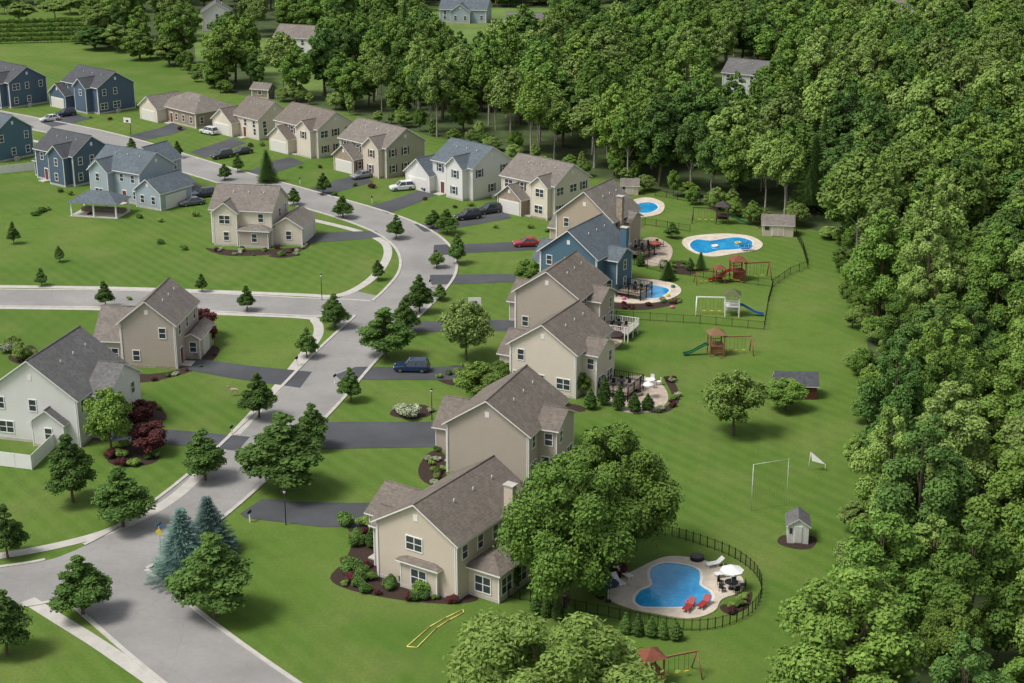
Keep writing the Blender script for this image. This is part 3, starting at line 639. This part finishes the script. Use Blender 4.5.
# ------------------------------------------------------------ cars
def car(name,px,py,yaw,col,kind='sedan'):
    X,Y=G(px,py); mb=MB(); P=M('paint_'+'_'.join(str(c) for c in col),col,.22,.03,1,spec=.7); T=M('tyre',(.02,.02,.02),.8); RIM=M('rim',(.35,.35,.36),.3,.1,metal=.8)
    suv=kind!='sedan'; hb=1.0 if suv else .88; ht=1.72 if suv else 1.44
    st=[(-2.35,.70,.38,.62),(-2.2,.84,.25,hb-.16),(-1.5,.91,.2,hb-.04),(-.6,.93,.2,hb),(1.0,.93,.2,hb+.02),(1.9,.90,.22,hb+.0 if suv else hb+.02),(2.25,.82,.3,hb-.05 if not suv else hb),(2.35,.72,.42,.72)]
    rings=[]
    for x,hw,zl,zb in st:
        rings.append([(x,-hw*.92,zl),(x,-hw,zl+.14),(x,-hw,zb-.16),(x,-hw*.93,zb),(x,hw*.93,zb),(x,hw,zb-.16),(x,hw,zl+.14),(x,hw*.92,zl)])
    for a,b in zip(rings[:-1],rings[1:]):
        for i in range(8): j=(i+1)%8; mb.poly([a[i],b[i],b[j],a[j]],P,True)
    mb.poly(rings[0][::-1],P); mb.poly(rings[-1],P)
    if suv: bot=[(-.95,.86),(2.2,.84)]; top=[(-.25,.68),(1.95,.66)]
    else: bot=[(-.95,.86),(1.75,.84)]; top=[(-.15,.64),(1.05,.62)]
    zb=hb-.03
    b4=[(bot[0][0],-bot[0][1],zb),(bot[1][0],-bot[1][1],zb),(bot[1][0],bot[1][1],zb),(bot[0][0],bot[0][1],zb)]
    t4=[(top[0][0],-top[0][1],ht-.06),(top[1][0],-top[1][1],ht-.06),(top[1][0],top[1][1],ht-.06),(top[0][0],top[0][1],ht-.06)]
    for i in range(4): j=(i+1)%4; mb.poly([b4[i],b4[j],t4[j],t4[i]],GLASS)
    c4=[(p[0]*.96+.02,p[1]*.9,ht) for p in t4]
    for i in range(4): j=(i+1)%4; mb.poly([t4[i],t4[j],c4[j],c4[i]],P)
    mb.poly(c4,P)
    for i in range(4): mb.tube(b4[i],t4[i],.05,.045,P,5)
    for sy in (-1,1):
        xm=(bot[0][0]+bot[1][0])/2; mb.tube((xm,sy*.86,zb),(xm,sy*.67,ht-.06),.04,.04,P,5)
    for x in (-1.45,1.42):
        for sy in (-1,1):
            mb.tube((x,sy*.70,.33),(x,sy*.945,.33),.33,.33,T,16); mb.tube((x,sy*.94,.33),(x,sy*.955,.33),.2,.2,RIM,12)
    for sy in (-1,1):
        mb.box(-2.34,sy*.6-.14,.6,-2.26,sy*.6+.14,.72,WHITE); mb.box(2.28,sy*.62-.14,.68,2.37,sy*.62+.14,.84,REDP); mb.box(-.85,sy*.98-.08,hb,-.68,sy*.98+.08,hb+.14,P)
    mb.obj(name,None,(X,Y,.04),yaw)
car('parked_car',412,371,-4,(.015,.035,.085),'suv')
car('parked_car',527,246,10,(.30,.02,.03))
car('parked_car',468,219,25,(.02,.02,.025),'suv'); car('parked_car',489,213,30,(.04,.045,.05),'suv')
car('parked_car',402,190,20,(.7,.7,.7),'suv'); car('parked_car',433,190,30,(.03,.03,.04))
car('parked_car',209,134,-40,(.65,.65,.66),'suv'); car('parked_car',222,158,40,(.04,.04,.04),'suv'); car('parked_car',242,154,40,(.03,.03,.035))
car('parked_car',203,197,30,(.03,.035,.05),'suv'); car('parked_car',192,205,30,(.10,.11,.12)); car('parked_car',66,116,40,(.02,.03,.06),'suv'); car('parked_car',50,121,40,(.6,.6,.6))
car('parked_car',362,178,40,(.25,.25,.26)); 
# ------------------------------------------------------------ trees
ico=bmesh.new(); bmesh.ops.create_icosphere(ico,subdivisions=2,radius=1); IV=np.array([v.co[:] for v in ico.verts]); IF=np.array([[v.index for v in f.verts] for f in ico.faces])
def leafmesh(name,cent,rad,nl,a,b,leaf,bark,trunk,limbs=True,core=.6,up=-.45,coredark=.22,rj=.58,nj=.5):
    """foliage: many leaf-clump faces round lobes + tapered trunk with limbs"""
    cent=np.array(cent,float); rad=np.array(rad,float); K=len(cent); NS=22
    w=rad**2; w/=w.sum(); idx=rng.choice(K,nl,p=w)
    d=rng.normal(size=(nl,3)); d/=np.linalg.norm(d,axis=1)[:,None]
    low=d[:,2]<up; d[low,2]*=-1
    sub=rng.normal(size=(K,NS,3)); sub/=np.linalg.norm(sub,axis=2)[:,:,None]; sub[:,:,2]=np.where(sub[:,:,2]<up,-sub[:,:,2],sub[:,:,2])
    si=rng.integers(0,NS,nl); mixw=(rng.random(nl)<.45)[:,None]*.36
    d=d*(1-mixw)+sub[idx,si]*mixw; d/=np.linalg.norm(d,axis=1)[:,None]
    subr=rng.uniform(.9,1.14,(K,NS))[idx,si]
    rr=rad[idx]*rng.uniform(rj,1.0,nl)**.7*np.where(mixw[:,0]>0,subr,1)*(1+(rng.random(nl)<.12)*rng.uniform(0,.25,nl))
    p=cent[idx]+d*rr[:,None]*np.array([1,1,.9])
    n=d*.8+rng.normal(size=(nl,3))*nj+np.array([0,0,.5]); n/=np.linalg.norm(n,axis=1)[:,None]
    t=np.cross(n,rng.normal(size=(nl,3))); t/=np.linalg.norm(t,axis=1)[:,None]; s=np.cross(n,t)
    sz=rng.uniform(.5,1.35,nl)[:,None]
    V=np.stack([p-t*a*sz,p-s*b*sz+n*.1*a,p+t*a*sz,p+s*b*sz-n*.1*a],1).reshape(-1,3)
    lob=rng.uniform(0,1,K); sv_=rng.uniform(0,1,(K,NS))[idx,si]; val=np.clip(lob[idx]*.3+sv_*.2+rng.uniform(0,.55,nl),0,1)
    Vs=[V]; vals=[np.repeat(val,4)]; faces=[tuple(r) for r in np.arange(nl*4).reshape(-1,4).tolist()]; mi=[0]*nl; off=nl*4
    for k in range(K):
        if core<=0: break
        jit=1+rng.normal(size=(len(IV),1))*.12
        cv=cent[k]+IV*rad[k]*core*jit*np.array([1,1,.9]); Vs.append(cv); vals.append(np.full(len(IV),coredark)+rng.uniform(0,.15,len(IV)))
        faces+= [tuple(x) for x in (IF+off).tolist()]; mi+=[0]*len(IF); off+=len(IV)
    mb=MB(); th,tr=trunk
    zs=[0,.33,.66,1]; prev=Vector((0,0,-.1))
    for i in range(1,4):
        nx=Vector((random.uniform(-.03,.03)*th,random.uniform(-.03,.03)*th,th*zs[i])); mb.tube(prev,nx,tr*(1-.28*(i-1)),tr*(1-.28*i),bark,8); prev=nx
    if limbs:
        for k in rng.choice(K,min(K,9),replace=False):
            c=Vector(cent[k]); z0=min(th*.95,max(th*.35,c.z*.6)); mb.tube((0,0,z0),c,tr*.35,tr*.1,bark,5)
    nb=len(mb.v); Vs.append(np.array(mb.v)); vals.append(np.zeros(nb)); faces+=[tuple(i+off for i in f) for f in mb.f]; mi+=[1]*len(mb.f)
    V=np.concatenate(Vs); me=bpy.data.meshes.new(name); me.from_pydata(V.tolist(),[],faces); me.materials.append(leaf); me.materials.append(bark)
    me.polygons.foreach_set('material_index',mi); at=me.attributes.new('lv','FLOAT','POINT'); at.data.foreach_set('value',np.concatenate(vals).astype(np.float32)); me.update()
    return me
def crown(R_,z0,z1,prof,K,spread=.62,lr=(.34,.5)):
    c=[];r=[]
    for k in range(K):
        t=(k+.5)/K; e=prof(t); a=k*2.4+random.uniform(-.5,.5); q=spread*e*R_*math.sqrt(random.uniform(.25,1))
        c.append((math.cos(a)*q,math.sin(a)*q,z0+(z1-z0)*(.08+.84*t))); r.append(max(.12*R_,e*R_*random.uniform(*lr)))
    return c,r
pf=lambda t: max(.25,math.sin(math.pi*(t**.85))**.6)
ptall=lambda t: max(.22,math.sin(math.pi*(t**.7*.96+.03))**.7)
pr=lambda t: max(.3,math.sin(math.pi*(t**.7*.95+.03))**.55)
pc=lambda t: max(.13,min(1,.6+t*2.2)*(1-t)**.75)
FOR=[];NEAR=[]
for i,(lf,bk,z0,pp) in enumerate(((L_mid,BARK,2,pf),(L_mid,BARKP,6.5,ptall),(L_yel,BARK,2.5,pf),(L_drk,BARK,2,ptall),(L_mid,BARK,3,pf),(L_yel,BARKP,6.5,ptall),(L_drk,BARKP,5.5,pf),(L_mid,BARK,1,ptall))):
    Rr=random.uniform(4.0,5.2); hh=random.uniform(15,18.5); c,r=crown(Rr,z0,hh-.8,pp,30,.74,(.25,.42)); FOR.append(leafmesh('forest_tree_mesh',c,r,8500,.28,.17,lf,bk,(hh*.75,.3 if bk is BARK else .22),core=.68))
    if i in (0,2,3,4,7):
        c,r=crown(Rr*1.1,z0*.6,hh-.8,pp,36,.76,(.22,.38)); NEAR.append(leafmesh('forest_tree_mesh',c,r,22000,.17,.105,lf,bk,(hh*.75,.3),core=.66))
BIG=[]
for lf in (L_yard,L_mid):
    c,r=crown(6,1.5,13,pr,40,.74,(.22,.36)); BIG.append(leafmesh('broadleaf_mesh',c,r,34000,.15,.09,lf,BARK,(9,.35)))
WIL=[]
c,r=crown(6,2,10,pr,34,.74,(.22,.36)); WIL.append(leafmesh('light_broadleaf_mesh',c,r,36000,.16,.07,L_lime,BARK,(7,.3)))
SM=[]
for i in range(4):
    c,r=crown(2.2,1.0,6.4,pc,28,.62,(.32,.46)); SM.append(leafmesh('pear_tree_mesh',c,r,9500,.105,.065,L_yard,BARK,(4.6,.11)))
MD=[]
for lf in (L_mid,L_yel):
    c,r=crown(2.6,1.2,6,pr,26,.68,(.27,.42)); MD.append(leafmesh('maple_mesh',c,r,9500,.12,.07,lf,BARK,(4,.12)))
RED=[]
c,r=crown(2.2,.8,4,pr,18,.68,(.26,.42)); RED.append(leafmesh('plum_mesh',c,r,5000,.12,.08,L_red,BARK,(3,.1)))
ARB=[]
c,r=crown(.7,.1,3,pc,16,.3,(.6,.8)); ARB.append(leafmesh('arborvitae_mesh',c,r,3500,.09,.05,L_yard,BARK,(1,.06),False,rj=.8))
def shr(name,lf,n=1800):
    c=[(random.uniform(-.45,.45),random.uniform(-.45,.45),random.uniform(.35,.75)) for _ in range(9)]; r=[random.uniform(.3,.45) for _ in c]
    return leafmesh(name,c,r,n,.08,.055,lf,BARK,(.3,.04),False)
SHR=[shr('shrub_mesh',L_yard),shr('shrub_mesh',L_mid),shr('shrub_mesh',L_drk)]; SHY=[shr('shrub_mesh',L_lime)]; SHRD=[shr('shrub_mesh',L_red)]; SHF=[shr('shrub_mesh',L_flow)]
def spruce(name,leaf,Hh=8,Rr=2.8):
    V=[];val=[];F_=[]; n=0
    tiers=26
    for k in range(tiers):
        t=k/tiers; z=.5+t*(Hh-.6); L=Rr*(1-t)**.85+.12; nb=int(15*(1-t)+6)
        for j in range(nb):
            a=2*math.pi*(j+random.random()*.6)/nb+k; Lb=L*random.uniform(.75,1.08); bv=random.random()*.5
            m=int(Lb/.12)+2
            for q in range(m):
                s=(q+.5)/m; cx,cy=math.cos(a),math.sin(a); p=np.array([cx*Lb*s,cy*Lb*s,z-.25*Lb*s+.12*Lb*s*s])
                for sd in (-1,1):
                    tp=np.array([cx*.6-cy*sd*.8,cy*.6+cx*sd*.8,random.uniform(-.2,.35)])*.36*(1.15-s*.6)*random.uniform(.7,1.2)
                    wv=np.array([cx*.12,cy*.12,.06])
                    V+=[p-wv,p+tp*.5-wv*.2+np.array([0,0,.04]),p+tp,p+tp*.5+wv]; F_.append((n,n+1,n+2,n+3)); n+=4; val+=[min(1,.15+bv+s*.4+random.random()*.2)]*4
    nl=len(F_); mb=MB(); mb.tube((0,0,-.1),(0,0,Hh*.97),.16,.02,BARK,7)
    mb.tube((0,0,.9),(0,0,Hh*.93),Rr*.62,.05,leaf,9)
    V+=[np.array(v) for v in mb.v]; F_+=[tuple(i+n for i in f) for f in mb.f]; val+=[.1]*len(mb.v)
    me=bpy.data.meshes.new(name); me.from_pydata([tuple(v) for v in V],[],F_); me.materials.append(leaf); me.materials.append(BARK)
    me.polygons.foreach_set('material_index',[0]*nl+[1 if mb.mats[x]==BARK else 0 for x in mb.m]); at=me.attributes.new('lv','FLOAT','POINT'); at.data.foreach_set('value',np.array(val,dtype=np.float32)); return me
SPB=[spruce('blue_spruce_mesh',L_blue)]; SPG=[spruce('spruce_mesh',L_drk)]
DIM={}
def dims(me):
    if me.name not in DIM:
        co=np.empty(len(me.vertices)*3); me.vertices.foreach_get('co',co); co=co.reshape(-1,3); DIM[me.name]=(np.percentile(co[:,2],99.7),np.percentile(np.abs(co[:,0]),98))
    return DIM[me.name]
def inst(name,me,X,Y,sx,sz,parent=None,rz=None):
    o=bpy.data.objects.new(name,me); sc.collection.objects.link(o); o.location=(X,Y,0); o.rotation_euler=(random.uniform(-.03,.03),random.uniform(-.03,.03),random.uniform(0,6.28) if rz is None else rz); o.scale=(sx,sx*random.uniform(.9,1.1),sz)
    if parent: o.parent=parent
    return o
KIND={'pear':('pear_tree',SM),'big':('broadleaf_tree',BIG[1:]),'willow':('willow_tree',WIL),'maple':('maple_tree',MD[:1]),'light':('maple_tree',MD[1:]),'plum':('purple_plum_tree',RED),'spruce':('spruce_tree',SPG),'blue':('blue_spruce_tree',SPB),'arb':('arborvitae',ARB),'for':('oak_tree',FOR)}
def tree(kind,px,py,ty,w):
    nm,ms=KIND[kind]; me=random.choice(ms); X,Y=G(px,py); h=HT(py,ty); r=w/2/SC(py-(py-ty)*.35); z,x=dims(me); inst(nm,me,X,Y,r/x,h/z)
for a in (('pear',83,615,556,50),('pear',123,527,468,46),('pear',73,502,435,37),('pear',205,480,430,36),('maple',112,452,390,40),('pear',259,418,373,31),('pear',8,558,506,32),('pear',6,655,592,42),
 ('pear',307,358,328,20),('pear',335,328,294,24),('pear',351,402,368,22),('pear',312,449,404,28),('pear',283,492,416,62),('pear',215,617,535,62),('blue',184,578,511,54),('blue',211,552,498,46),
 ('pear',386,358,308,38),('pear',405,334,296,22),('pear',420,313,275,22),('light',466,360,302,52),('pear',396,239,215,16),('pear',447,234,209,18),('pear',457,264,234,15),('pear',434,228,210,13),('pear',343,218,196,16),
 ('pear',106,307,281,15),('plum',206,337,309,24),('pear',247,311,286,17),('pear',42,286,268,11),('pear',202,292,274,11),('pear',323,194,173,14),('pear',378,280,260,11),('spruce',268,182,150,18),('pear',294,205,188,12),('pear',225,180,164,11),
 ('light',733,435,372,54),('maple',785,410,380,34),('big',566,607,463,114),('big',612,562,428,102),('willow',545,765,624,180),('maple',479,402,364,42),('maple',500,384,362,26),
 ('maple',528,286,260,24),('spruce',700,270,252,12),('pear',672,238,222,12),('spruce',668,280,262,14),('plum',150,452,425,34),('plum',205,345,322,18),('plum',141,425,402,26),('light',115,395,368,26),
 ('light',22,362,342,18),('pear',14,244,222,11),('pear',132,155,138,10),('pear',178,158,141,10),('pear',238,172,154,10),('pear',60,262,246,9),('maple',580,395,372,16),('maple',437,268,253,14),('pear',440,300,284,12),('light',14,350,336,16)): tree(*a)
for x,y,t in ((590,409,388),(604,405,376),(619,410,385),(634,412,393),(648,410,394),(536,614,594),(547,616,598),(558,620,600),(570,622,604),(626,633,613),(638,635,615),(651,637,617),(663,638,620),(676,640,621),(625,276,264),(614,330,320),(513,590,545),(640,266,252),(690,270,258),(455,250,238),(372,547,527)): tree('arb',x,y,t,11 if y>350 else 8)
def shrub(px,py,r,ms=SHR,h=None):
    X,Y=G(px,py); me=random.choice(ms); inst('shrub',me,X,Y,r/.85,(h or r)/1.0*.95)
def bed(l,kinds=(SHR,),n=8,r=(.35,.8)):
    P=smooth(GP(l),True,4); sheet('mulch_bed',P,.008,MULCH)
    xs=[p[0] for p in P];ys=[p[1] for p in P];k=0;tries=0
    while k<n and tries<300:
        tries+=1; x=random.uniform(min(xs),max(xs));y=random.uniform(min(ys),max(ys))
        if inpoly(x,y,P):
            rr=random.uniform(*r); inst('shrub',random.choice(random.choice(kinds)),x,y,rr/.85,rr); k+=1
bed([(330,578),(345,560),(352,540),(345,520),(362,515),(385,540),(380,570),(420,588),(465,592),(478,600),(450,604),(400,600),(350,590)],(SHR,SHY,SHRD,SHR),28,(.4,.9))
bed([(418,470),(430,452),(445,455),(450,480),(500,485),(545,482),(545,492),(480,492),(430,485)],(SHR,SHY,SHRD,SHF),18,(.3,.7))
bed([(390,415),(400,406),(425,405),(432,414),(415,419)],(SHR,SHF),5,(.4,.8)); shrub(409,418,1.7,SHF)
bed([(102,420),(115,400),(135,398),(160,408),(165,420),(130,424)],(SHRD,SHR,SHF),10,(.5,1.1))
bed([(108,462),(114,450),(140,442),(158,450),(156,462),(130,467)],(SHRD,SHR,SHY),9,(.5,1.0))
bed([(80,384),(100,372),(150,374),(190,366),(205,352),(210,345),(220,350),(205,366),(160,380),(110,385)],(SHR,SHRD,SHF),12,(.3,.6))
bed([(205,248),(235,250),(300,247),(303,240),(310,246),(290,253),(230,256)],(SHR,SHRD,SHF),16,(.3,.6))
bed([(268,256),(290,252),(300,254),(285,258)],(SHF,SHR),3,(.4,.7))
bed([(436,378),(450,366),(470,368),(476,380),(455,386)],(SHR,SHY),7,(.4,.9))
bed([(505,392),(540,405),(580,412),(582,406),(540,398),(510,386)],(SHR,SHY,SHRD),12,(.3,.7))
bed([(508,338),(540,348),(560,350),(558,343),(520,334)],(SHR,SHY,SHRD),8,(.3,.6))
bed([(605,560),(622,570),(612,590),(600,600),(592,585)],(SHR,SHRD),6,(.5,1.)); bed([(720,606),(740,600),(752,592),(748,608),(728,614)],(SHY,SHR,SHRD),8,(.3,.6))
bed([(650,412),(668,405),(672,395),(664,378),(672,378),(680,398),(668,412)],(SHR,SHRD,SHF),10,(.3,.6)); bed([(662,262),(690,262),(695,274),(665,272)],(SHR,SHF,SHY),12,(.4,.8))
bed([(606,302),(640,304),(676,298),(680,303),(645,310),(610,308)],(SHR,SHF,SHY,SHRD),12,(.3,.6))
bed([(8,357),(30,345),(38,355),(22,364)],(SHY,SHF),5,(.6,1.2))
for x,y,r in ((335,196,.7),(345,525,1.3),(358,545,1.1),(410,583,1.3),(427,592,1.4),(447,592,1.3),(362,578,1.2),(350,572,1.3),(390,588,.9),(160,244,.8),(130,300,.5),(185,250,.8)): shrub(x,y,r)
shrub(22,360,1.6,SHY); shrub(12,352,1.4,SHF)
for i,(a,b) in enumerate(((425,200),(455,208),(495,228),(355,186),(372,188),(300,168),(320,168),(395,190),(250,147),(262,146),(530,228),(548,232),(470,206),(110,120),(90,118),(180,130),(70,195),(90,215),(60,192),(140,218),(160,222),(195,216))):
    shrub(a,b,random.uniform(.5,.9),random.choice((SHR,SHY,SHR,SHRD)))
for i in range(12): shrub(34+i*1.3,216-i*.6+random.uniform(-1,1),random.uniform(.4,.8))
# ------------------------------------------------------------ woodland
FE=empty('forest')
edge=[(836,236),(850,262),(862,300),(868,350),(886,410),(880,470),(872,530),(876,590),(858,650),(848,700),(840,780)]
back=[(232,94),(300,103),(350,113),(430,136),(480,146),(530,163),(590,176),(650,188),(700,203),(745,220),(800,226)]
left=[(232,94),(180,66),(140,50),(90,46),(80,40),(125,32),(118,18),(90,8),(-60,6)]
LP=GP(left[::-1])+GP(back[1:])+GP(edge)+[(150,60),(300,300),(330,760),(-330,760)]
FP=[(-330,G(-60,6)[1])]+LP
clear=[GP(x) for x in ([(712,70),(786,70),(776,150),(716,150)],[(412,8),(560,8),(545,66),(500,84),(428,84)],[(252,38),(330,38),(322,96),(262,96)],[(192,14),(242,14),(238,66),(196,66)],[(590,4),(640,4),(638,56),(600,60)],[(870,2),(920,2),(915,50),(875,50)])]
house(HN,880,14,0,WHT,R5,[(0,0,12,9,4,'x','g',.55)])
sheet('forest_floor',FP,.004,FLOOR)
for i,cp in enumerate(clear): sheet('clearing_lawn',cp,.008,_mc.setdefault('clr',M('meadow_grass',(.13,.20,.045),.9,.3,.1)))
sp=7.1; cnt=0; BL=GP(back[3:9])
for iy in range(int(80/sp),int(640/sp)):
    for ix in range(int(-300/sp),int(300/sp)):
        x=ix*sp+(iy%2)*sp/2+random.uniform(-2.5,2.5); y=iy*sp+random.uniform(-2.5,2.5)
        if abs(x)>y*.345+14: continue
        if not inpoly(x,y,FP): continue
        if any(inpoly(x,y,c) for c in clear): continue
        nz=math.sin(x*.05+1.3)*math.cos(y*.043)+math.sin(x*.021-y*.03)
        if random.random()<.07: continue
        if y>410 and x<-60 and random.random()<.45: continue
        gp=math.sin(x*.083+2)*math.sin(y*.061+x*.02)
        if y>330 and gp>.82 : continue
        lt=.8+2.4*max(0,nz)+(2.2 if (x>45 and y>280) else 0)
        wts=[3,2,lt,1.4+1.8*max(0,-nz),3,lt,1,2]
        me=random.choices(FOR,wts)[0]
        if y<215: me=random.choices(NEAR,[3,1.2+lt*.6,1.6+max(0,-nz),3,2])[0]
        elif dseg((x,y),BL)<16 and random.random()<.75: me=random.choice((FOR[1],FOR[5],FOR[6]))
        s=random.choice((random.uniform(.62,.9),random.uniform(.85,1.15),random.uniform(1.05,1.32)))
        zz=s**.6*random.uniform(.76,1.2)
        if y>430: zz*=.85
        if random.random()<.03: me=SPG[0]; s*=1.3; zz=random.uniform(1.7,2.2)
        inst('forest_tree',me,x,y,s,zz,FE); cnt+=1
for ln in (back,edge,left):
    l=smooth(GP(ln),n=4)
    for a,b in zip(l[:-1],l[1:]):
        L=math.hypot(b[0]-a[0],b[1]-a[1]); n=max(1,int(L/(2.4 if ln is not back else 4.2)))
        for i in range(n):
            t=random.random(); x=a[0]+(b[0]-a[0])*t+random.uniform(-2.5,2.5); y=a[1]+(b[1]-a[1])*t+random.uniform(-2.5,2.5)
            me=random.choice(MD+[FOR[7],FOR[2]]); k=.35 if me in FOR else 1
            inst('understory',me,x,y,random.uniform(.6,1.2)*k,random.uniform(.35,.9)*k,FE)
for x,y,t,w in ((20,22,2,26),(55,20,0,24),(95,50,26,28),(118,52,24,26),(140,60,30,26),(4,14,-6,20),(170,66,38,26),(70,14,-4,24),(215,88,60,22)): tree('for',x,y,t,w)
HE=empty('orchard_rows')
for k in range(5):
    for i in range(34):
        x,y=G(-20+i*3.4,44-k*4.6-i*.08); inst('orchard_tree',MD[0],x,y,random.uniform(.34,.48),random.uniform(.26,.36),HE)
print('forest',cnt)
# ------------------------------------------------------------ light and camera
w=bpy.data.worlds.new('World'); sc.world=w; w.use_nodes=True; nt=w.node_tree
sky=nt.nodes.new('ShaderNodeTexSky'); sky.sky_type='NISHITA'; sky.sun_disc=False; AZ,EL=-112,58
sky.sun_elevation=R(EL); sky.sun_rotation=R(AZ); sky.dust_density=3
hs=nt.nodes.new('ShaderNodeHueSaturation'); hs.inputs['Saturation'].default_value=.3
nt.links.new(sky.outputs[0],hs.inputs['Color']); nt.links.new(hs.outputs[0],nt.nodes['Background'].inputs[0]); nt.nodes['Background'].inputs[1].default_value=.15
sl=bpy.data.lights.new('sun','SUN'); sl.energy=2.9; sl.angle=R(20); sl.color=(1,.96,.90)
so=bpy.data.objects.new('sun',sl); sc.collection.objects.link(so)
sv=Vector((math.cos(R(EL))*math.sin(R(AZ)),math.cos(R(EL))*math.cos(R(AZ)),math.sin(R(EL)))); so.rotation_euler=sv.to_track_quat('Z','Y').to_euler()
cd=bpy.data.cameras.new('camera'); cd.sensor_width=36; cd.lens=F*36/1024; cd.clip_end=8000; cd.clip_start=.5
co=bpy.data.objects.new('camera',cd); sc.collection.objects.link(co); co.location=(0,0,H); co.rotation_euler=(math.pi/2-TH,0,0); sc.camera=co
sc.view_settings.view_transform='Standard'; sc.view_settings.look='None'; sc.view_settings.exposure=0
